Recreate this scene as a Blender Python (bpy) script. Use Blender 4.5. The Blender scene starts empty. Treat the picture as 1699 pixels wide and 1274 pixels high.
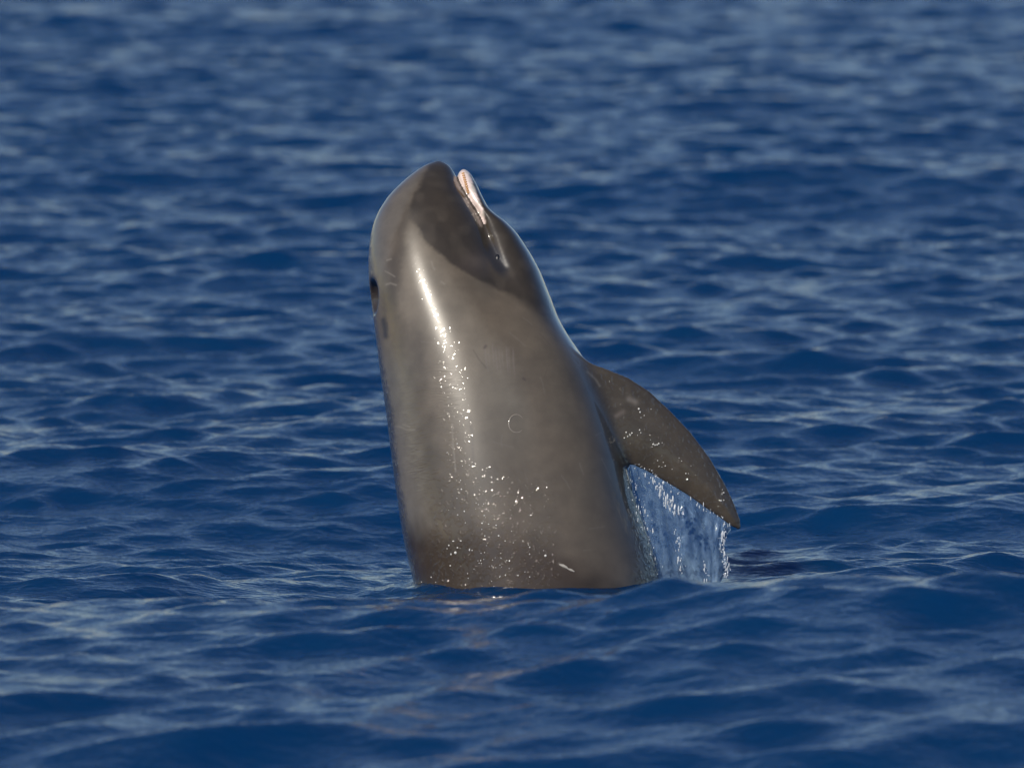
import bpy, math
import numpy as np
R = math.radians
rng = np.random.default_rng(7)

# ------------------------------------------------------------------ camera
CAM_D, CAM_H, F_PX = 30.0, 3.4, 15000.0
scene = bpy.context.scene
PITCH = math.atan2(CAM_H, CAM_D) - math.atan(343.0 / F_PX)
cam_data = bpy.data.cameras.new("camera")
cam = bpy.data.objects.new("camera", cam_data)
scene.collection.objects.link(cam)
cam.location = (0.0, -CAM_D, CAM_H)
cam.rotation_euler = (math.pi / 2 - PITCH, 0, 0)
cam_data.sensor_width = 36.0
cam_data.lens = F_PX * 36.0 / 1699.0
cam_data.clip_start = 0.5
cam_data.clip_end = 20000.0
cam_data.dof.use_dof = True
cam_data.dof.focus_distance = math.hypot(CAM_D - 0.2, CAM_H)
cam_data.dof.aperture_fstop = 4.2
scene.camera = cam

# ------------------------------------------------------------------ light
SUN_ELEV, SUN_AZ = 38.0, 38.0          # azimuth: degrees to the left of straight behind the camera
sun_dir = np.array([-math.sin(R(SUN_AZ)) * math.cos(R(SUN_ELEV)),
                    -math.cos(R(SUN_AZ)) * math.cos(R(SUN_ELEV)),
                    math.sin(R(SUN_ELEV))])
world = bpy.data.worlds.new("World")
scene.world = world
world.use_nodes = True
wn = world.node_tree
wn.nodes.clear()
sky = wn.nodes.new("ShaderNodeTexSky")
sky.sky_type = 'NISHITA'
sky.sun_disc = False
sky.sun_elevation = R(SUN_ELEV)
sky.sun_rotation = math.atan2(sun_dir[0], sun_dir[1])
sky.air_density = 1.0
sky.dust_density = 0.0
sky.ozone_density = 2.0
bg = wn.nodes.new("ShaderNodeBackground")
bg.inputs["Strength"].default_value = 0.067
tint = wn.nodes.new("ShaderNodeVectorMath"); tint.operation = 'MULTIPLY'      # white balance of the whole sky
tint.inputs[1].default_value = (0.91, 0.97, 1.13)
wo = wn.nodes.new("ShaderNodeOutputWorld")
wn.links.new(sky.outputs[0], tint.inputs[0])
wn.links.new(tint.outputs[0], bg.inputs[0])
wn.links.new(bg.outputs[0], wo.inputs[0])

sun_data = bpy.data.lights.new("sun", 'SUN')
sun_data.energy = 3.6
sun_data.angle = R(0.53)
sun_data.color = (1.0, 0.92, 0.80)
sun = bpy.data.objects.new("sun", sun_data)
scene.collection.objects.link(sun)
from mathutils import Vector
sun.rotation_euler = Vector(sun_dir).to_track_quat('Z', 'Y').to_euler()
sun.location = (-10, -16, 18)

vs = scene.view_settings
vs.view_transform = 'Standard'
vs.look = 'None'
vs.exposure = 0.0
vs.gamma = 1.0
vs.use_curve_mapping = False
scene.cycles.max_bounces = 10
scene.cycles.sample_clamp_indirect = 8.0

# ------------------------------------------------------------------ helpers
def new_mesh(name, verts, faces, mat=None, parent=None, smooth=True):
    me = bpy.data.meshes.new(name)
    verts = np.asarray(verts, dtype=np.float32)
    faces = np.asarray(faces, dtype=np.int32)
    n = faces.shape[1]
    me.vertices.add(len(verts))
    me.vertices.foreach_set("co", verts.ravel())
    me.loops.add(faces.size)
    me.loops.foreach_set("vertex_index", faces.ravel())
    me.polygons.add(len(faces))
    me.polygons.foreach_set("loop_start", np.arange(0, faces.size, n, dtype=np.int32))
    me.update(calc_edges=True)
    me.validate()
    me.polygons.foreach_set("use_smooth", np.full(len(me.polygons), smooth))
    o = bpy.data.objects.new(name, me)
    scene.collection.objects.link(o)
    if mat: me.materials.append(mat)
    if parent: o.parent = parent
    return o

def fattr(o, name, vals):
    a = o.data.attributes.new(name, 'FLOAT', 'POINT')
    a.data.foreach_set("value", np.asarray(vals, dtype=np.float32))

def cattr(o, name, rgb):
    a = o.data.attributes.new(name, 'FLOAT_COLOR', 'POINT')
    rgba = np.ones((len(rgb), 4), dtype=np.float32)
    rgba[:, :3] = rgb
    a.data.foreach_set("color", rgba.ravel())

def sstep(a, b, x):
    t = np.clip((x - a) / (b - a), 0, 1)
    return t * t * (3 - 2 * t)

def vnoise(P, seed=0):
    """value noise on an (n,k) array, roughly -1..1"""
    P = np.asarray(P, dtype=np.float64)
    n, k = P.shape
    i0 = np.floor(P).astype(np.int64)
    fr = P - i0
    fr = fr * fr * (3 - 2 * fr)
    out = np.zeros(n)
    primes = [73856093, 19349663, 83492791]
    for c in range(1 << k):
        w = np.ones(n)
        h = np.full(n, seed * 2654435761 & 0x7fffffff, dtype=np.int64)
        for a in range(k):
            b = (c >> a) & 1
            w = w * (fr[:, a] if b else 1 - fr[:, a])
            h = h ^ ((i0[:, a] + b) * primes[a])
        h = (h ^ (h >> 13)) * 1274126177 & 0x7fffffff
        h = (h ^ (h >> 16)) & 0xffff
        out += w * (h / 32767.5 - 1)
    return out

# the photograph's measuring frame, used only to read sizes off it
def ray(px, py):
    x = (np.asarray(px, float) - 849.5) / F_PX
    y = (637.0 - np.asarray(py, float)) / F_PX
    cp, sp = math.cos(PITCH), math.sin(PITCH)
    return np.stack(np.broadcast_arrays(x, cp + y * sp, -sp + y * cp), -1)
CAM = np.array([0.0, -CAM_D, CAM_H])
LEAN = R(14.0)
EU = np.array([1.0, 0, 0])
EW = np.array([0, math.sin(LEAN), math.cos(LEAN)])
ED = np.array([0, -math.cos(LEAN), math.sin(LEAN)])
def px2loc(px, py, d=0.0):
    r = ray(px, py)
    t = (d - CAM @ ED) / (r @ ED)
    p = CAM + r * t[..., None]
    return p @ EU, p @ EW
def loc2world(u, w, d):
    return np.asarray(u)[..., None] * EU + np.asarray(w)[..., None] * EW + np.asarray(d)[..., None] * ED
def world2px(p):
    q = p - CAM
    cp, sp = math.cos(PITCH), math.sin(PITCH)
    z = q[..., 1] * cp - q[..., 2] * sp
    y = q[..., 1] * sp + q[..., 2] * cp
    return 849.5 + F_PX * q[..., 0] / z, 637.0 - F_PX * y / z
def px2plane_y(px, py, y=0.0):
    r = ray(px, py)
    t = (y - CAM[1]) / r[..., 1]
    return CAM + r * t[..., None]

# ------------------------------------------------------------------ materials
def nt(name):
    m = bpy.data.materials.new(name)
    m.use_nodes = True
    t = m.node_tree
    t.nodes.clear()
    out = t.nodes.new("ShaderNodeOutputMaterial")
    return m, t, out
def N(t, kind, **kw):
    n = t.nodes.new(kind)
    for k, v in kw.items():
        if k.startswith("i_"):
            n.inputs[k[2:].replace("_", " ")].default_value = v
        else:
            setattr(n, k, v)
    return n

def mat_sea():
    m, t, out = nt("sea_water")
    L = t.links.new
    geo = N(t, "ShaderNodeNewGeometry")
    mp = N(t, "ShaderNodeMapping"); mp.inputs["Scale"].default_value = (1.0, 1.25, 1.0)
    L(geo.outputs["Position"], mp.inputs["Vector"])
    n1 = N(t, "ShaderNodeTexNoise", i_Scale=9.0, i_Detail=3.0, i_Roughness=0.5, i_Distortion=0.4)
    L(mp.outputs[0], n1.inputs["Vector"])
    b1 = N(t, "ShaderNodeBump", i_Strength=1.0, i_Distance=0.013)
    L(n1.outputs[0], b1.inputs["Height"])
    n3 = N(t, "ShaderNodeTexNoise", i_Scale=26.0, i_Detail=2.0, i_Roughness=0.5)
    L(mp.outputs[0], n3.inputs["Vector"])
    b3 = N(t, "ShaderNodeBump", i_Strength=1.0, i_Distance=0.0042)
    L(n3.outputs[0], b3.inputs["Height"]); L(b1.outputs[0], b3.inputs["Normal"])
    b1 = b3
    n2 = N(t, "ShaderNodeTexNoise", i_Scale=1.1, i_Detail=2.0)
    L(mp.outputs[0], n2.inputs["Vector"])
    col = N(t, "ShaderNodeMix", data_type='RGBA')
    L(n2.outputs[0], col.inputs[0])
    col.inputs[6].default_value = (0.0010, 0.026, 0.096, 1)
    col.inputs[7].default_value = (0.0018, 0.036, 0.118, 1)
    p = N(t, "ShaderNodeBsdfPrincipled", i_Roughness=0.08, i_IOR=1.333)
    p.subsurface_method = 'BURLEY'
    p.inputs["Subsurface Weight"].default_value = 1.0
    p.inputs["Subsurface Radius"].default_value = (.25, .6, 1.0)
    p.inputs["Subsurface Scale"].default_value = 0.6
    L(col.outputs[2], p.inputs["Base Color"])
    L(b1.outputs[0], p.inputs["Normal"])
    L(p.outputs[0], out.inputs[0])
    return m

def mat_skin():
    m, t, out = nt("wet_skin")
    L = t.links.new
    a = N(t, "ShaderNodeAttribute", attribute_name="pigment_shade")
    wet = N(t, "ShaderNodeAttribute", attribute_name="wet")
    wri = N(t, "ShaderNodeAttribute", attribute_name="wrinkle")
    tc = N(t, "ShaderNodeTexCoord")
    # mottling
    nz = N(t, "ShaderNodeTexNoise", i_Scale=16.0, i_Detail=4.0, i_Roughness=0.55)
    L(tc.outputs["Object"], nz.inputs["Vector"])
    rmp = N(t, "ShaderNodeMapRange"); rmp.inputs[1].default_value = .3; rmp.inputs[2].default_value = .7
    rmp.inputs[3].default_value = .87; rmp.inputs[4].default_value = 1.12
    L(nz.outputs[0], rmp.inputs[0])
    mul = N(t, "ShaderNodeVectorMath", operation='SCALE')
    L(a.outputs["Color"], mul.inputs[0]); L(rmp.outputs[0], mul.inputs["Scale"])
    # wrinkles: wavy lines running round the body
    mp = N(t, "ShaderNodeMapping"); mp.inputs["Scale"].default_value = (14, 14, 70)
    L(tc.outputs["Object"], mp.inputs["Vector"])
    nw = N(t, "ShaderNodeTexNoise", i_Scale=1.0, i_Detail=2.0, i_Distortion=0.8)
    L(mp.outputs[0], nw.inputs["Vector"])
    mw = N(t, "ShaderNodeMath", operation='MULTIPLY'); L(nw.outputs[0], mw.inputs[0]); L(wri.outputs["Fac"], mw.inputs[1])
    bw = N(t, "ShaderNodeBump", i_Strength=0.5, i_Distance=0.004)
    L(mw.outputs[0], bw.inputs["Height"])
    # wet film: little lenses of water
    nv = N(t, "ShaderNodeTexNoise", i_Scale=62.0, i_Detail=0.6, i_Roughness=0.5)
    L(tc.outputs["Object"], nv.inputs["Vector"])
    rv = N(t, "ShaderNodeMapRange", interpolation_type='SMOOTHERSTEP'); rv.inputs[1].default_value = .43; rv.inputs[2].default_value = .78
    L(nv.outputs[0], rv.inputs[0])
    mv = N(t, "ShaderNodeMath", operation='MULTIPLY'); L(rv.outputs[0], mv.inputs[0]); L(wet.outputs["Fac"], mv.inputs[1])
    bv = N(t, "ShaderNodeBump", i_Strength=1.0, i_Distance=0.006)
    L(mv.outputs[0], bv.inputs["Height"]); L(bw.outputs[0], bv.inputs["Normal"])
    p = N(t, "ShaderNodeBsdfPrincipled", i_Roughness=0.31, i_IOR=1.4)
    p.inputs["Coat Weight"].default_value = 0.9
    p.inputs["Coat Roughness"].default_value = 0.062
    p.inputs["Coat IOR"].default_value = 1.45
    L(mul.outputs[0], p.inputs["Base Color"])
    L(bw.outputs[0], p.inputs["Normal"])
    L(bv.outputs[0], p.inputs["Coat Normal"])
    L(p.outputs[0], out.inputs[0])
    return m

def mat_simple(name, col, rough=0.4, noise=0.0, scale=60.0, coat=0.0):
    m, t, out = nt(name)
    L = t.links.new
    p = N(t, "ShaderNodeBsdfPrincipled", i_Roughness=rough)
    tc = N(t, "ShaderNodeTexCoord")
    nz = N(t, "ShaderNodeTexNoise", i_Scale=scale, i_Detail=3.0)
    L(tc.outputs["Object"], nz.inputs["Vector"])
    mx = N(t, "ShaderNodeMix", data_type='RGBA')
    L(nz.outputs[0], mx.inputs[0])
    c = np.array(col)
    mx.inputs[6].default_value = (*(c * (1 - noise)), 1)
    mx.inputs[7].default_value = (*np.minimum(c * (1 + noise), 1), 1)
    L(mx.outputs[2], p.inputs["Base Color"])
    p.inputs["Coat Weight"].default_value = coat
    p.inputs["Coat Roughness"].default_value = 0.05
    L(p.outputs[0], out.inputs[0])
    return m

def mat_sheet():
    m, t, out = nt("falling_water")
    L = t.links.new
    tc = N(t, "ShaderNodeTexCoord")
    mp = N(t, "ShaderNodeMapping"); mp.inputs["Scale"].default_value = (42, 42, 9)
    L(tc.outputs["Object"], mp.inputs["Vector"])
    nz = N(t, "ShaderNodeTexNoise", i_Scale=1.0, i_Detail=3.0, i_Distortion=0.6)
    L(mp.outputs[0], nz.inputs["Vector"])
    b = N(t, "ShaderNodeBump", i_Strength=1.0, i_Distance=0.0045)
    L(nz.outputs[0], b.inputs["Height"])
    g = N(t, "ShaderNodeBsdfPrincipled", i_Roughness=0.06, i_IOR=1.333)
    g.inputs["Base Color"].default_value = (0.82, 0.92, 1, 1)
    g.inputs["Transmission Weight"].default_value = 1.0
    L(b.outputs[0], g.inputs["Normal"])
    d = N(t, "ShaderNodeBsdfDiffuse"); d.inputs["Color"].default_value = (0.25, 0.38, 0.56, 1)
    L(b.outputs[0], d.inputs["Normal"])
    n2 = N(t, "ShaderNodeTexNoise", i_Scale=38.0, i_Detail=3.0)
    L(tc.outputs["Object"], n2.inputs["Vector"])
    r = N(t, "ShaderNodeMapRange"); r.inputs[1].default_value = .35; r.inputs[2].default_value = .7
    r.inputs[3].default_value = .16; r.inputs[4].default_value = .40
    L(n2.outputs[0], r.inputs[0])
    mx = N(t, "ShaderNodeMixShader")
    L(r.outputs[0], mx.inputs[0]); L(g.outputs[0], mx.inputs[1]); L(d.outputs[0], mx.inputs[2])
    L(mx.outputs[0], out.inputs[0])
    return m

# ------------------------------------------------------------------ shape of the animal (also used for the water round it)
def fair(w, vals, tip_px):
    """smooth a table along the body so the skin has no kinks; the tip keeps its own finer shape"""
    wd = np.linspace(w[0], w[-1], 700)
    h = wd[1] - wd[0]
    wt = px2loc(np.array(850.), np.array(tip_px))[1]
    t = sstep(wt - .28, wt, wd)
    out = []
    for v in vals:
        y = np.interp(wd, w, v)
        def gs(sig):
            n = int(3 * sig / h) + 1
            k = np.exp(-.5 * (np.arange(-n, n + 1) * h / sig) ** 2); k /= k.sum()
            lo = 2 * y[0] - y[n:0:-1]; hi = 2 * y[-1] - y[-2:-n - 2:-1]
            return np.convolve(np.concatenate([lo, y, hi]), k, 'valid')
        a, b = gs(.045), gs(.006)
        out.append(a * (1 - t) + b * t)
    return wd, out
def prof(rows, d=0.0, tip_px=330.0):
    """rows of (y, left, right) -> knots w, left u, right u"""
    rows = np.array(rows, float)
    ul, wl = px2loc(rows[:, 1], rows[:, 0], d)
    ur, wr = px2loc(rows[:, 2], rows[:, 0], d)
    o = np.argsort(wl)
    wd, (l, r) = fair(wl[o], [ul[o], ur[o]], tip_px)
    return wd, l, r

HEAD = prof([(1340, 775, 1095), (1200, 738, 1095), (1100, 716, 1096), (1040, 703, 1098), (985, 691, 1100), (965, 686, 1099), (930, 677, 1090), (890, 668, 1077), (850, 662, 1062),
    (800, 655, 1046), (765, 650, 1034), (720, 645, 1016), (680, 640, 1000), (640, 634, 984), (600, 628, 962),
    (570, 625, 935), (540, 621, 908), (500, 615, 876), (470, 612, 857), (440, 611, 842), (415, 612, 829), (390, 615, 817), (370, 620, 805), (350, 629, 792),
    (330, 642, 779), (315, 655, 769), (300, 671, 760), (290, 683, 755), (281, 695, 750), (275, 704, 745), (270, 716, 738), (267.5, 724, 731)], tip_px=400.)
JAW = prof([(780, 860, 1020), (700, 850, 1000), (640, 835, 980), (605, 820, 963), (570, 810, 945), (540, 800, 931), (505, 795, 918), (480, 795, 908), (455, 793, 898),
    (440, 793, 890), (425, 793, 882), (410, 794, 872), (400, 794, 866), (387, 794, 856), (372, 793, 841), (360, 790, 824), (352, 787, 815), (344, 780, 809), (334, 774, 804), (320, 767, 797), (311, 763, 793),
    (300, 760, 787), (290, 759.5, 782), (284, 763, 776), (281.5, 767, 772)], tip_px=480.)
def depth_knots(rows, tip_px=330.0):
    rows = np.array(rows, float)
    _, w = px2loc(np.full(len(rows), 850.), rows[:, 0])
    o = np.argsort(w)
    wd, (v,) = fair(w[o], [rows[o, 1]], tip_px)
    return wd, v
HEAD_B = depth_knots([(1340, .37), (1200, .395), (1000, .404), (900, .398), (800, .383), (700, .36), (600, .33), (520, .29), (450, .25), (400, .215), (360, .18), (330, .145), (305, .105), (290, .075), (278, .045), (271, .022), (267.5, .006)])
JAW_B = depth_knots([(780, .30), (700, .29), (600, .265), (540, .24), (480, .205), (430, .165), (400, .14), (370, .11), (350, .09), (320, .07), (300, .052), (288, .034), (281.5, .008)])
HEAD_N = depth_knots([(1340, 2.15), (700, 2.2), (500, 2.15), (400, 2.1), (267, 2.0)])

FLIP = [(930, 585), (955, 594), (975, 604.5), (1000, 613), (1040, 629), (1075, 651), (1110, 684), (1145, 721), (1175, 761), (1200, 804), (1216, 838), (1225, 863), (1226, 875),
        (1215, 870), (1195, 855), (1170, 838), (1140, 817), (1110, 799), (1075, 779), (1047, 766), (1020, 760), (990, 745), (955, 720), (925, 690), (910, 640)]
def flip_d(u):
    return 0.15 - 0.36 * (u - 0.25)
FP = np.array(FLIP, float)
fu, fw = px2loc(FP[:, 0], FP[:, 1], 0.0)
for _ in range(4):
    fu, fw = (lambda dd: (np.array([px2loc(np.array(a), np.array(b), c) for (a, b), c in zip(FP, dd)]).T))(flip_d(fu))
FPOLY = np.stack([fu, fw], -1)

def poly_sdf(u, w, P):
    best = np.full(np.broadcast(u, w).shape, 1e9)
    inside = np.zeros(best.shape, bool)
    for i in range(len(P)):
        a, b = P[i], P[(i + 1) % len(P)]
        e = b - a
        pu, pw = u - a[0], w - a[1]
        t = np.clip((pu * e[0] + pw * e[1]) / (e @ e), 0, 1)
        best = np.minimum(best, (pu - t * e[0]) ** 2 + (pw - t * e[1]) ** 2)
        cond = (a[1] > w) != (b[1] > w)
        with np.errstate(divide='ignore', invalid='ignore'):
            xc = (b[0] - a[0]) * (w - a[1]) / (b[1] - a[1] + 1e-12) + a[0]
        inside ^= cond & (u < xc)
    s = np.sqrt(best)
    return np.where(inside, -s, s)

def smin(a, b, k):
    h = np.clip(.5 + .5 * (b - a) / k, 0, 1)
    return b + (a - b) * h - k * h * (1 - h)
def smax(a, b, k): return -smin(-a, -b, k)

def loft(u, w, d, P, B, n, dc=0.0):
    wk, ul, ur = P
    l = np.interp(w, wk, ul); r = np.interp(w, wk, ur)
    c = (l + r) / 2; a = np.maximum((r - l) / 2, .002)
    b = np.maximum(np.interp(w, *B), .002)
    q = (np.abs((u - c) / a) ** n + np.abs((d - dc) / b) ** n) ** (1 / n)
    f = (q - 1) * np.minimum(a, b) 
    over = np.maximum(w - wk[-1], 0)
    return np.where(over > 0, np.sqrt(np.maximum(f, 0) ** 2 + over ** 2) + 0 * f, f)

def ell(u, w, d, c, r):
    q = np.sqrt(((u - c[0]) / r[0]) ** 2 + ((w - c[1]) / r[1]) ** 2 + ((d - c[2]) / r[2]) ** 2)
    return (q - 1) * min(r)

BLOW = px2loc(np.array(618.), np.array(494.), 0.05)
GROOVE = np.array([px2loc(np.array(a), np.array(b), .12) for a, b in [(813., 400.), (819., 415.), (826., 430.), (833., 443.), (837., 450.)]])
def sdf(u, w, d):
    n = np.interp(w, *HEAD_N)
    h = loft(u, w, d, HEAD, HEAD_B, n)
    j = loft(u, w, d, JAW, JAW_B, 2.2, 0.0)
    kk = np.interp(w, [px2loc(np.array(850.), np.array(600.))[1], px2loc(np.array(850.), np.array(430.))[1], px2loc(np.array(850.), np.array(370.))[1]], [.09, .022, .012])
    f = smin(h, j, kk)
    p2 = poly_sdf(u, w, FPOLY)
    dd = np.abs(d - flip_d(u))
    ins = np.maximum(-p2, 0)
    th = .006 + .036 * (1 - np.exp(-ins / .055))
    fl = np.where(p2 < 0, (dd - th) * .85, np.sqrt(p2 ** 2 + dd ** 2) - .006)
    f = smin(f, fl, .035)
    # crease running from the corner of the mouth past the eye
    g = np.full(np.broadcast(u, w).shape, 9.0)
    for p, q in zip(GROOVE[:-1], GROOVE[1:]):
        e = q - p
        t = np.clip(((u - p[0]) * e[0] + (w - p[1]) * e[1]) / (e @ e), 0, 1)
        g = np.minimum(g, (u - p[0] - t * e[0]) ** 2 + (w - p[1] - t * e[1]) ** 2)
    f = f + .0026 * np.exp(-g / .018 ** 2)
    # blowhole
    f = smax(f, -ell(u, w, d, (BLOW[0], BLOW[1], .06), (.034, .058, .076)), .012)
    f = np.maximum(f, -(w + .62))
    return f

def surface_nets(f, lo, hi, h):
    ax = [np.arange(l, u_ + h, h) for l, u_ in zip(lo, hi)]
    G = f(ax[0][:, None, None], ax[1][None, :, None], ax[2][None, None, :]).astype(np.float32)
    S = G < 0
    nx, ny, nz = G.shape
    cs = [c - 1 for c in G.shape]
    cnt = np.zeros(cs, np.int8)
    for i in (0, 1):
        for j in (0, 1):
            for k in (0, 1):
                cnt += S[i:i + cs[0], j:j + cs[1], k:k + cs[2]]
    act = (cnt > 0) & (cnt < 8)
    ci = np.argwhere(act)
    vid = np.full(cs, -1, np.int64); vid[act] = np.arange(len(ci))
    acc = np.zeros((len(ci), 3)); num = np.zeros(len(ci))
    corners = [(i, j, k) for i in (0, 1) for j in (0, 1) for k in (0, 1)]
    for a in corners:
        for ax_ in range(3):
            if a[ax_] == 1: continue
            b = list(a); b[ax_] = 1
            ga = G[ci[:, 0] + a[0], ci[:, 1] + a[1], ci[:, 2] + a[2]]
            gb = G[ci[:, 0] + b[0], ci[:, 1] + b[1], ci[:, 2] + b[2]]
            m = (ga < 0) != (gb < 0)
            t = np.where(m, ga / np.where(m, ga - gb, 1), 0)
            pt = np.array(a)[None, :] + t[:, None] * (np.array(b) - np.array(a))[None, :]
            acc += pt * m[:, None]; num += m
    V = np.array(lo) + (ci + acc / num[:, None]) * h
    Q = []
    for ax_ in range(3):
        o = [0, 1, 2]; o.remove(ax_)
        sl0 = [slice(None)] * 3; sl1 = [slice(None)] * 3
        sl0[ax_] = slice(0, -1); sl1[ax_] = slice(1, None)
        A, B = S[tuple(sl0)], S[tuple(sl1)]
        e = np.argwhere(A != B)
        ok = (e[:, o[0]] > 0) & (e[:, o[1]] > 0) & (e[:, o[0]] < cs[o[0]]) & (e[:, o[1]] < cs[o[1]])
        e = e[ok]
        flip = A[e[:, 0], e[:, 1], e[:, 2]]
        def vv(da, db):
            q = e.copy(); q[:, o[0]] -= da; q[:, o[1]] -= db
            return vid[q[:, 0], q[:, 1], q[:, 2]]
        quad = np.stack([vv(1, 1), vv(0, 1), vv(0, 0), vv(1, 0)], -1)
        if ax_ == 1: flip = ~flip
        quad[~flip] = quad[~flip][:, ::-1]
        Q.append(quad)
    return V, np.concatenate(Q)

def subdivide(V, Q):
    E = np.sort(np.concatenate([Q[:, [0, 1]], Q[:, [1, 2]], Q[:, [2, 3]], Q[:, [3, 0]]]), 1)
    key = E[:, 0] * len(V) + E[:, 1]
    uq, inv = np.unique(key, return_inverse=True)
    ev = np.stack([uq // len(V), uq % len(V)], 1)
    mid = V[ev].mean(1); cen = V[Q].mean(1)
    n0 = len(V); n1 = n0 + len(mid)
    m = len(Q)
    e = [n0 + inv[i * m:(i + 1) * m] for i in range(4)]
    c = n1 + np.arange(m)
    F = np.concatenate([np.stack([Q[:, i], e[i], c, e[i - 1]], 1) for i in range(4)])
    return np.concatenate([V, mid, cen]), F

def project(f, V, it=3, eps=1.5e-3):
    for _ in range(it):
        f0 = f(V[:, 0], V[:, 1], V[:, 2])
        g = np.stack([(f(*(V + eps * np.eye(3)[i]).T) - f(*(V - eps * np.eye(3)[i]).T)) / (2 * eps) for i in range(3)], 1)
        gn = np.maximum((g ** 2).sum(1), .15)
        step = (f0 / gn)[:, None] * g
        ln = np.linalg.norm(step, axis=1, keepdims=True)
        V = V - step * np.minimum(1, .004 / np.maximum(ln, 1e-9))
    return V

def smooth_mesh(V, Q, it=2, lam=.5):
    E = np.unique(np.sort(np.concatenate([Q[:, [0, 1]], Q[:, [1, 2]], Q[:, [2, 3]], Q[:, [3, 0]]]), 1), axis=0)
    deg = np.bincount(E.ravel(), minlength=len(V))[:, None]
    for _ in range(it):
        acc = np.stack([np.bincount(E[:, 0], V[E[:, 1], i], len(V)) + np.bincount(E[:, 1], V[E[:, 0], i], len(V)) for i in range(3)], 1)
        V = V + lam * (acc / np.maximum(deg, 1) - V)
    return V

# ------------------------------------------------------------------ sea
def axis(stops):
    """graded axis: list of (position, spacing) knots"""
    out = [stops[0][0]]
    while out[-1] < stops[-1][0]:
        s = np.interp(out[-1], [a for a, b in stops], [b for a, b in stops])
        out.append(out[-1] + s)
    return np.array(out)

def sea_height_field():
    xs = axis([(-4000, 400), (-300, 30), (-40, 2.0), (-12, .3), (-5, .06), (-2.6, .028), (2.6, .028), (5, .05), (12, .3), (40, 2), (300, 30), (4000, 400)])
    ys = axis([(-60, 4), (-20, .5), (-9, .06), (-5, .035), (-1.5, .022), (1.5, .022), (6, .03), (20, .042), (52, .075), (75, .16), (110, .7), (220, 6), (700, 40), (6000, 500)])
    X, Y = np.meshgrid(xs, ys, indexing='ij')
    dxs, dys = np.gradient(xs), np.gradient(ys)
    SX, SY = np.meshgrid(dxs, dys, indexing='ij')
    Z = np.zeros_like(X); DX = np.zeros_like(X); DY = np.zeros_like(X)
    r = np.random.default_rng(11)
    waves = []
    lam_edges = np.geomspace(0.13, 7.0, 100)
    for lam in lam_edges:
        lam *= r.uniform(.94, 1.06)
        ang = math.pi / 2 + r.normal(0.08, 0.62 if lam < 1.2 else 0.42)
        k = 2 * math.pi / lam
        slope = np.interp(lam, [.13, .25, .6, 1.0, 1.6, 3, 7], [.036, .050, .035, .021, .014, .012, .014])
        waves.append((k * math.cos(ang), k * math.sin(ang), slope / k * r.uniform(.55, 1.35), r.uniform(0, 2 * math.pi), lam))
    nearf = np.exp(-((Y + .1) / 1.0) ** 4 - ((X - .05) / .95) ** 4)
    for kx, ky, a, ph, lam in waves:
        k = math.hypot(kx, ky)
        lx = lam * k / max(abs(kx), 1e-6); ly = lam * k / max(abs(ky), 1e-6)
        att = np.clip(np.minimum(lx / (SX * 3.2), ly / (SY * 3.2)) - 1, 0, 1)
        att = att * (1 - np.interp(lam, [.25, .5, .9], [.25, .75, .93]) * nearf)
        th = kx * X + ky * Y + ph
        s, c = np.sin(th), np.cos(th)
        Z += a * att * c
        DX -= .85 * a * att * (kx / k) * s
        DY -= .85 * a * att * (ky / k) * s
    # swell between the animal and the boat: its crest hides the foot of the animal
    yc = -4.2
    cx = np.array([-1200, -400, 0, 400, 690, 850, 1000, 1100, 1210, 1400, 1700, 2400.])
    cp = np.array([1024, 1022, 1020, 1019, 1018, 1006, 996, 983, 970, 959, 956, 962.])
    D = CAM_D + yc
    cz = CAM_H - D * np.tan(math.atan(CAM_H / CAM_D) + (cp - 980) / F_PX) + .006
    crest = np.interp(X, (cx - 849.5) * D / F_PX, cz)
    yy = Y - yc + .25 * np.sin(X * 1.3 + .4)
    bump = np.where(yy > 0, np.exp(-(yy / 1.75) ** 2), np.exp(-(yy / 4.4) ** 2))
    Z += crest * bump * np.exp(-(X / 16) ** 4)
    # water lifted and rippled round the animal
    m = (np.abs(X - .05) < 1.3) & (np.abs(Y) < 1.4)
    sd = np.maximum(sdf(X[m] + DX[m], np.full(m.sum(), .03), -(Y[m] + DY[m]) * math.cos(LEAN)), 0)
    Z[m] += .030 * np.exp(-(sd / .22) ** 2) * sstep(.05, -.30, Y[m]) + .012 * np.exp(-sd / .030) + .006 * np.cos(2 * math.pi * sd / .085) * np.exp(-sd / .22)
    return X + DX, Y + DY, Z
SX_, SY_, SZ_ = sea_height_field()
print("sea grid", SX_.shape)
nx, ny = SX_.shape
idx = np.arange(nx * ny).reshape(nx, ny)
quads = np.stack([idx[:-1, :-1], idx[1:, :-1], idx[1:, 1:], idx[:-1, 1:]], -1).reshape(-1, 4)
sea = new_mesh("sea", np.stack([SX_, SY_, SZ_], -1).reshape(-1, 3), quads, mat_sea())
sea["kind"] = "structure"
sea["label"] = "deep blue open sea with small choppy waves"

# ------------------------------------------------------------------ whale
V, Q = surface_nets(sdf, (-.56, -.66, -.48), (.84, 1.62, .48), .006)
V = smooth_mesh(V, Q, 2, .5)
V = project(sdf, V, 2)
V, Q = subdivide(V, Q)
V = project(sdf, V, 2)
V = smooth_mesh(V, Q, 3, .5)
print("body", len(V), len(Q), V.min(0), V.max(0))

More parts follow.
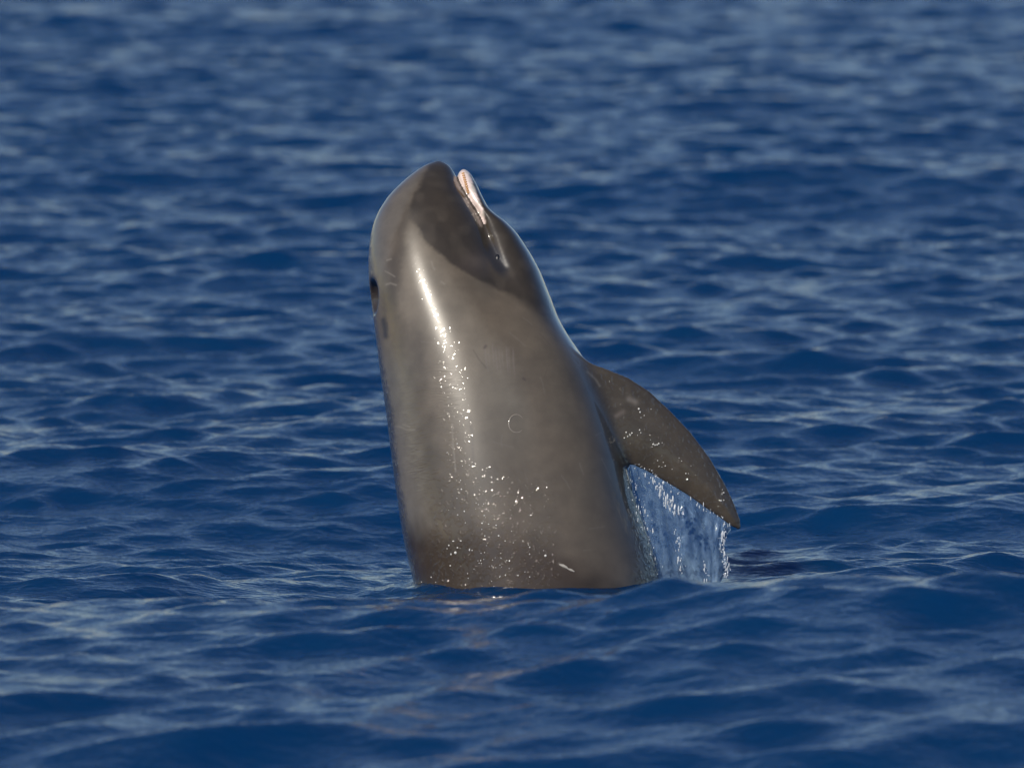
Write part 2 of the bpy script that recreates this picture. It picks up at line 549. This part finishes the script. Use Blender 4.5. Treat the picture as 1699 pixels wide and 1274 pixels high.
# --- pigment of the skin plus painted shade and sheen, on the animal's own surface (same on both flanks)
PX, PY = world2px(loc2world(V[:, 0], V[:, 1], np.abs(V[:, 2])))
nz1 = vnoise(V * 26, 1); nz2 = vnoise(V * 90, 2); nz3 = vnoise(V * np.array([30, 9, 30]), 3)
def mixc(c, m, col): return c * (1 - m[:, None]) + np.array(col) * m[:, None]
BASE, DARK, LIGHT = (.123, .099, .072), (.038, .030, .021), (.190, .162, .125)
C = np.tile(np.array(BASE), (len(V), 1))
def line_side(pts, x, y):
    """x of a polyline at height y minus x (positive: left of it)"""
    pts = np.array(pts, float)
    o = np.argsort(pts[:, 1])
    return np.interp(y, pts[o, 1], pts[o, 0]) - x
w1 = 5 * nz1 + 2 * nz2
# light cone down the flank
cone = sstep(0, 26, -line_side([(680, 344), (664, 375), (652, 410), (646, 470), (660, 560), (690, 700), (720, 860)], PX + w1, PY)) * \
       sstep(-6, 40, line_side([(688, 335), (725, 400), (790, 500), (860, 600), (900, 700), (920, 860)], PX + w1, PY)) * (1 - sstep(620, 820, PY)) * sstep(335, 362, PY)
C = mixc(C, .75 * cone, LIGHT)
# dark mask over lips, cheek and throat
soft = sstep(430, 560, PY)
mask = sstep(0, 1, (5 + 18 * soft - line_side([(716, 268), (704, 290), (690, 318), (679, 344), (684, 362), (698, 388), (718, 413), (745, 436), (775, 455), (810, 473), (860, 498), (905, 530), (945, 575), (990, 640), (1020, 690)], PX + w1, PY)) / (12 + 40 * soft))
fade = 1 - .55 * sstep(500, 640, PY)
C = mixc(C, .9 * mask * fade * (1 - sstep(640, 760, PY)), DARK)
crease_shade = np.exp(-((line_side([(714, 268), (695, 310), (676, 346), (657, 392), (646, 440), (640, 520)], PX + w1, PY) + 9) / 15) ** 2) * sstep(570, 470, PY)  # crease shading along the head ridge, painted as a soft dark stripe
C = mixc(C, .55 * crease_shade, DARK)
crown = sstep(0, 16, line_side([(716, 268), (697, 310), (678, 346), (659, 392), (648, 440), (642, 520)], PX + w1, PY)) * sstep(520, 440, PY)
C = mixc(C, .5 * crown, (.128, .116, .102))
# flipper and its armpit
onf = sstep(.004, -.012, poly_sdf(V[:, 0], V[:, 1], FPOLY)) * sstep(-14, 22, -line_side([(960, 590), (985, 635), (1000, 665), (1012, 700), (1022, 730), (1037, 765), (1037, 900)], PX, PY))
C = mixc(C, .8 * onf, (.074, .060, .042))
C = mixc(C, .35 * onf * sstep(.1, .6, nz1), (.12, .098, .072))
# ragged dark strip painted along the back where the sky's reflection ends
back = sstep(-3, 5, line_side([(611, 250), (612, 440), (617, 520), (632, 600), (650, 700), (661, 800), (676, 900), (697, 985)], PX + 9 * np.abs(nz2) + 3 * nz1 - 6, PY))
band = np.exp(-(line_side([(672, 480), (688, 560), (700, 700), (716, 800), (735, 900)], PX + 8 * nz1, PY) / 27) ** 2) * sstep(500, 580, PY) * sstep(880, 800, PY)
C = mixc(C, .48 * band, (.062, .046, .031))
sheen = sstep(62, 18, -line_side([(611, 250), (612, 440), (617, 520), (632, 600), (650, 700), (661, 800), (676, 900), (697, 985)], PX + 6 * nz1, PY)) * sstep(540, 640, PY)  # grey sheen of the wet flank, painted in as a lighter stripe
C = mixc(C, .5 * sheen, (.19, .175, .155))
C = mixc(C, .85 * back * sstep(525, 610, PY), (.045, .040, .040))
# darker brown low on the loins
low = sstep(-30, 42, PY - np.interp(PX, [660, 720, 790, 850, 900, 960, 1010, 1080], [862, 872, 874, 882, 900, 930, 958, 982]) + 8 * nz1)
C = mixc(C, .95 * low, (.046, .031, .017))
# mouth lining of the lower jaw
jaw = loft(V[:, 0], V[:, 1], V[:, 2], JAW, JAW_B, 2.2)
hed = loft(V[:, 0], V[:, 1], V[:, 2], HEAD, HEAD_B, np.interp(V[:, 1], *HEAD_N))
isj = (jaw < hed - .005) & (PY < 372)
rimx = line_side([(777, 282), (783, 297), (790, 318), (797, 338), (802, 352), (804, 370)], PX + 2.2 * nz2, PY)
inn = isj * sstep(-3, 3, rimx)
C = mixc(C, inn, (.90, .73, .67))
C = mixc(C, inn * sstep(8, 2, rimx) * sstep(-.2, .4, nz2) * .8, (.50, .50, .42))
# blowhole
bh = sstep(.014, -.002, ell(V[:, 0], V[:, 1], V[:, 2], (BLOW[0], BLOW[1], .06), (.034, .058, .076)))
C = mixc(C, .9 * bh, (.028, .022, .020))
# shade of the rounding flank painted dark behind the flipper, running down from the throat
flank_shade = sstep(-42, 24, -line_side([(950, 600), (988, 665), (1003, 720), (1013, 780), (1034, 860), (1056, 930), (1076, 1000)], PX + 7 * nz1, PY)) * sstep(590, 650, PY) * (1 - onf)
C = mixc(C, .8 * flank_shade, (.046, .036, .028))
C = mixc(C, .45 * np.exp(-((PX - 792) / 24) ** 2 - ((PY - 436) / 17) ** 2) * mask, (.13, .10, .088))
C = mixc(C, .30 * mask * sstep(-.1, .7, nz1) * (PY < 520), (.10, .082, .062))
# bluish dark skin round the eye and the corner of the mouth
ca, sa = math.cos(R(62)), math.sin(R(62))
ex, ey = (PX - 824) * ca + (PY - 430) * sa, -(PX - 824) * sa + (PY - 430) * ca
C = mixc(C, .9 * sstep(1.4, .6, np.hypot(ex / 33, ey / 13) + .15 * nz1), (.030, .029, .032))
# rake marks and small scratches
rr = np.random.default_rng(3)
for i in range(9):
    x0 = 807 + i * 5.6 + rr.uniform(-1.2, 1.2)
    y0, y1 = 578 + rr.uniform(-9, 8) - .8 * i, 600 + rr.uniform(-8, 12) + 2.6 * i
    m = np.exp(-((PX - x0 - 1.8 * nz1 - .06 * (PY - 590)) / 1.3) ** 2) * sstep(y0 - 5, y0 + 8, PY) * sstep(y1 + 10, y1 - 8, PY)
    C = mixc(C, rr.uniform(.25, .55) * m, (.21, .175, .155))
def scratch(pts, wd, col, amt):
    global C
    P = np.array(pts, float)
    best = np.full(len(V), 1e9)
    for a, b in zip(P[:-1], P[1:]):
        e = b - a
        t = np.clip(((PX - a[0]) * e[0] + (PY - a[1]) * e[1]) / (e @ e), 0, 1)
        best = np.minimum(best, np.hypot(PX - a[0] - t * e[0], PY - a[1] - t * e[1]))
    C = mixc(C, amt * np.exp(-(best / wd) ** 2), col)
for pts, wd in [([(642, 432), (649, 430)], 1.4), ([(639, 450), (645, 453), (655, 459)], 1.1), ([(641, 472), (648, 470), (657, 473)], 1.6),
                ([(716, 434), (718, 442), (721, 447)], 1.7), ([(732, 468), (737, 471)], 2.0), ([(750, 704), (752, 740), (756, 782)], 1.6),
                ([(975, 617), (988, 629), (995, 640)], 2.0), ([(656, 707), (664, 708), (675, 713), (688, 713)], 1.3), ([(668, 704), (680, 708)], 1.0), ([(928, 935), (936, 940)], 2.2)]:
    scratch(pts, wd, (.26, .23, .19), .45)
scratch([(636, 531), (639, 545), (640, 558)], 4.4, (.036, .030, .030), .95)
scratch([(642, 536), (643, 549)], 1.6, (.05, .042, .04), .6)
scratch([(779, 692), (783, 720), (786, 775)], 2.6, (.07, .055, .045), .5)
scratch([(806, 574), (804, 577)], 2.4, (.06, .045, .04), .6)
scratch([(868, 628), (871, 630)], 2.0, (.06, .045, .04), .6)
scratch([(1044, 662), (1054, 667)], 5, (.30, .26, .22), .5)
scratch([(1022, 690), (1034, 683)], 4, (.22, .18, .15), .5)
for i in range(26):
    x0, y0 = rr.uniform(670, 1010), rr.uniform(480, 930)
    a_, l_ = rr.uniform(-.5, 2.2), rr.uniform(8, 38)
    pts = [(x0, y0), (x0 + l_ * .5 * math.cos(a_) + rr.uniform(-2, 2), y0 + l_ * .5 * math.sin(a_)), (x0 + l_ * math.cos(a_), y0 + l_ * math.sin(a_))]
    scratch(pts, rr.uniform(.8, 1.3), (.19, .165, .14) if rr.random() < .6 else (.06, .048, .038), rr.uniform(.15, .4))
big = vnoise(V * np.array([5, 3.2, 5]), 8) + .6 * vnoise(V * np.array([11, 7, 11]), 12)
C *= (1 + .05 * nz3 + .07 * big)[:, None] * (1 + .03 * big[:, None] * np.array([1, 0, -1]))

wet = .05 + .55 * sstep(520, 640, PY) * np.exp(-((PX - (742 + .09 * (PY - 560))) / 22) ** 2) + .85 * sstep(740, 900, PY) * sstep(950, 900, PX) * sstep(700, 740, PX) + .7 * onf
wet = wet * (1 - .75 * sstep(930, 990, PX) * (1 - onf) * (PX < 1055)) + 1.1 * sstep(1040, 1075, PX) * (PY > 770) * (1 - onf)
wet = wet + .5 * back
wet = np.clip(wet, 0, 1.5)
wri = np.exp(-((PX - 706) / 34) ** 2) * sstep(590, 640, PY) * (1 - sstep(760, 860, PY))

root = bpy.data.objects.new("whale", None)
scene.collection.objects.link(root)
root.location = (0, 0, 0)
root.rotation_euler = (-LEAN, 0, 0)
root["label"] = "small brown grey whale rising upright out of the sea, mouth ajar, one flipper spread"
root["category"] = "whale"
# body axes: x = right, y = away from the camera, z = along the animal
def L3(u, w, d): return np.stack([u, -np.asarray(d), w], -1)
skin = mat_skin()
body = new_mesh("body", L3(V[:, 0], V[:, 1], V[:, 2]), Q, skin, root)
cattr(body, "pigment_shade", np.clip(C, 0, 1)); fattr(body, "wet", wet); fattr(body, "wrinkle", wri)

def on_skin(px, py, push=0.0):
    """point of the near flank (local u,w,d) behind a spot of the photograph"""
    px = np.atleast_1d(np.asarray(px, float)); py = np.atleast_1d(np.asarray(py, float))
    d = np.full(px.shape, .5)
    for _ in range(60):
        uw = np.array([px2loc(np.array(a), np.array(b), c) for a, b, c in zip(px, py, d)])
        v = sdf(uw[:, 0], uw[:, 1], d)
        d = d - np.clip(v, -.02, .03) * .8
    d = d + push
    uw = np.array([px2loc(np.array(a), np.array(b), c) for a, b, c in zip(px, py, d)])
    return np.stack([uw[:, 0], uw[:, 1], d], -1)

def tube(name, pts, radii, mat, parent, seg=8, flat=1.0):
    pts = np.asarray(pts, float); n = len(pts)
    T = np.gradient(pts, axis=0); T /= np.linalg.norm(T, axis=1, keepdims=True)
    ref = np.array([0, -1.0, 0])
    A = np.cross(T, ref); A /= np.maximum(np.linalg.norm(A, axis=1, keepdims=True), 1e-6)
    B = np.cross(T, A)
    th = np.linspace(0, 2 * np.pi, seg, endpoint=False)
    r = np.asarray(radii)[:, None, None]
    P = pts[:, None] + r * (np.cos(th)[None, :, None] * A[:, None] + flat * np.sin(th)[None, :, None] * B[:, None])
    i = np.arange(n * seg).reshape(n, seg)
    F = np.stack([i[:-1], np.roll(i[:-1], -1, 1), np.roll(i[1:], -1, 1), i[1:]], -1).reshape(-1, 4)
    return new_mesh(name, P.reshape(-1, 3), F, mat, parent)

def blobs(name, centers, sizes, mat, parent=None, ns=6, nr=4, stretch=None):
    th = np.linspace(0, 2 * np.pi, ns, endpoint=False)
    ph = np.linspace(.15, np.pi - .15, nr)
    unit = np.stack([np.outer(np.sin(ph), np.cos(th)), np.outer(np.sin(ph), np.sin(th)), np.outer(np.cos(ph), np.ones(ns))], -1).reshape(-1, 3)
    i = np.arange(ns * nr).reshape(nr, ns)
    f = np.stack([i[:-1], i[1:], np.roll(i[1:], -1, 1), np.roll(i[:-1], -1, 1)], -1).reshape(-1, 4)
    s = np.asarray(sizes)[:, None, None] * np.ones(3) if stretch is None else np.asarray(sizes)[:, None, None] * np.asarray(stretch)[:, None, :]
    P = np.asarray(centers)[:, None] + unit[None] * s
    F = (f[None] + (np.arange(len(centers)) * ns * nr)[:, None, None]).reshape(-1, 4)
    return new_mesh(name, P.reshape(-1, 3), F, mat, parent)

# eye in its dark socket just behind the corner of the mouth
eyep = on_skin([826], [431], -.0125)[0]
eye = blobs("eye", [L3(*eyep)], [1.0], mat_simple("eye_black", (.010, .011, .016), .4, .3), root, 20, 12, [(.013, .013, .019)])
# ring scar, white flake
th = np.linspace(R(-30), R(-338), 26)
ring = on_skin(857 + 12.5 * np.cos(th), 703 - 15 * np.sin(th), -.0022)
scar = tube("ring_scar", L3(*ring.T), .0038 * np.sin(np.linspace(.25, np.pi - .25, 26)) ** .5, mat_simple("scar_skin", (.21, .18, .145), .3, .2, coat=.8), root)
fk = on_skin(np.array([928, 934, 940, 942, 947, 953.]), np.array([936, 938, 941, 943, 945, 948.]), .001)
tube("skin_flake", L3(*fk.T), [.0015, .005, .0038, .002, .0042, .0015], mat_simple("pale_flake", (.45, .42, .37), .5, .1), root, 8, .35)

# drops painted white to stand for sun glints, on the loins and the flipper
dp = []
def drops(n, cx_, cy_, sx_, sy_):
    for _ in range(n):
        dp.append((cx_ + sx_ * rng.normal(), cy_ + sy_ * rng.normal()))
for q in [(14, 800, 860, 22, 26), (24, 800, 915, 36, 22), (22, 830, 945, 42, 18), (8, 745, 950, 26, 20), (6, 880, 925, 20, 22),
          (10, 1050, 722, 8, 6), (9, 1088, 738, 8, 7), (10, 1085, 768, 16, 7), (6, 1140, 785, 8, 12), (6, 1201, 826, 3, 9), (5, 1060, 690, 10, 8),
          (8, 768, 770, 8, 36)]:
    drops(*q)
dp = np.array(dp)
dl = on_skin(dp[:, 0], dp[:, 1], 0.0)
dsz = np.abs(rng.normal(0, .0010, len(dp))) + .0012
glint_obj = blobs("glint_drops", L3(*dl.T), dsz, mat_simple("white_glint_drop", (.80, .78, .72), .12, .05, 200, coat=1.0), root, 6, 5,
               np.stack([rng.uniform(.7, 1.5, len(dp)), np.full(len(dp), .8), rng.uniform(.7, 1.3, len(dp))], -1))
glint_obj["kind"] = "stuff"

# teeth along the lower jaw
tx = np.linspace(768.5, 777.5, 10); ty = np.linspace(288, 320, 10)
tp = on_skin(tx, ty, -.001)
th_ = []
teeth = blobs("teeth", L3(*tp.T), np.full(10, 1.0), mat_simple("tooth_ivory", (.62, .33, .13), .35, .15, coat=.5), root, 8, 5, [(.0062, .005, .0040)] * 10)
teeth["kind"] = "stuff"

# ------------------------------------------------------------------ water pouring off the flipper
top_px = np.array([(1042, 764), (1075, 779), (1110, 799), (1140, 817), (1170, 838), (1195, 855), (1213, 869)], float)
bot_px = np.array([(1072, 1006), (1106, 1005), (1140, 1004), (1160, 1003), (1180, 1002), (1195, 1000), (1206, 998)], float)
nu, nv = 60, 90
s = np.linspace(0, 1, nu)
tk = np.linspace(0, 1, 7)
tpx = np.interp(s, tk, top_px[:, 0]); tpy = np.interp(s, tk, top_px[:, 1])
dd_ = np.zeros(nu)
for _ in range(4):
    uw = np.array([px2loc(np.array(a), np.array(b), c) for a, b, c in zip(tpx, tpy, dd_)])
    dd_ = flip_d(uw[:, 0])
TW = loc2world(uw[:, 0], uw[:, 1], dd_)
BW = px2plane_y(np.interp(s, tk, bot_px[:, 0]), np.interp(s, tk, bot_px[:, 1]), 0.0)
BW = np.array([CAM + (b - CAM) * ((yy - CAM[1]) / (b[1] - CAM[1])) for b, yy in zip(BW, TW[:, 1] - np.linspace(.16, .07, nu))])
v = np.linspace(0, 1, nv)
front = TW[:, None] * (1 - v)[None, :, None] + BW[:, None] * v[None, :, None]
gs, gv = np.meshgrid(s, v, indexing='ij')
rid = vnoise(np.stack([gs.ravel() * 9, gv.ravel() * 2.2], -1), 5).reshape(gs.shape) + .5 * vnoise(np.stack([gs.ravel() * 22, gv.ravel() * 6], -1), 6).reshape(gs.shape)
amp = .016 * np.minimum(gv * 6, 1)
front[..., 1] += amp * rid
front[..., 0] += gs ** 6 * np.minimum(gv * 5, 1) * (.012 * np.sin(gv * 13 + 1) + .010 * vnoise(np.stack([gv.ravel() * 16, gs.ravel() * 2], -1), 9).reshape(gs.shape) - .012)
thick = .004 + .010 * np.exp(-((gs - .97) / .04) ** 2) + .006 * np.clip(rid, 0, 1) 
backp = front.copy(); backp[..., 1] += thick
allv = np.concatenate([front.reshape(-1, 3), backp.reshape(-1, 3)])
gi = np.arange(nu * nv).reshape(nu, nv)
Fq = np.stack([gi[:-1, :-1], gi[:-1, 1:], gi[1:, 1:], gi[1:, :-1]], -1).reshape(-1, 4)
Bq = Fq[:, ::-1] + nu * nv
bd = np.concatenate([gi[:, 0], gi[-1, 1:], gi[-2::-1, -1], gi[0, -2:0:-1]])
nb = np.roll(bd, -1)
Sq = np.stack([bd, nb, nb + nu * nv, bd + nu * nv], -1)
sheet_root = bpy.data.objects.new("water_curtain", None)
scene.collection.objects.link(sheet_root)
sheet_root["label"] = "thin clear curtain of water pouring from the flipper into the sea"
sheet_root["category"] = "falling water"
base = BW.mean(0)
sheet_root.location = base
wm = mat_sheet()
sheet = new_mesh("water_sheet", allv - base, np.concatenate([Fq, Bq, Sq]), wm, sheet_root)
# ropes of white-coloured beads standing for sun glints in the curtain
glint_mat = mat_simple("white_glint", (.80, .84, .88), .25, .06, 200, coat=1.0)
cen, siz, st = [], [], []
def rope(path, n, sc, spread):
    path = np.array(path, float)
    for q in range(n):
        t = rng.uniform(0, len(path) - 1)
        i = min(int(t), len(path) - 2)
        a = path[i] * (1 - t + i) + path[i + 1] * (t - i) + rng.normal(0, spread, 2)
        p = px2plane_y(a[0], a[1], -.12 + rng.normal(0, .012))
        cen.append(p); siz.append(sc * rng.uniform(.3, 1.0)); st.append((rng.uniform(.4, .9), .5, rng.uniform(.6, 1.2) * rng.choice([1, 1.5, 3.2])))
rope([(1080, 785), (1100, 820), (1112, 840), (1125, 858)], 70, .0050, 5)
rope([(1205, 868), (1198, 890), (1200, 915), (1206, 935), (1204, 958)], 90, .0034, 3.0)
rope([(1122, 880), (1128, 920), (1130, 955)], 34, .003, 3)
rope([(1170, 935), (1172, 962)], 16, .003, 2.5)
rope([(1055, 772), (1100, 797), (1150, 830), (1200, 862)], 34, .0026, 3)
rope([(1040, 780), (1052, 840), (1066, 900), (1084, 960)], 40, .0026, 4)
rope([(1052, 790), (1070, 860), (1084, 920), (1095, 965)], 60, .0026, 5)
beads = blobs("glint_beads", np.array(cen) - base, np.array(siz), glint_mat, sheet_root, 6, 4, np.array(st))
beads["kind"] = "stuff"
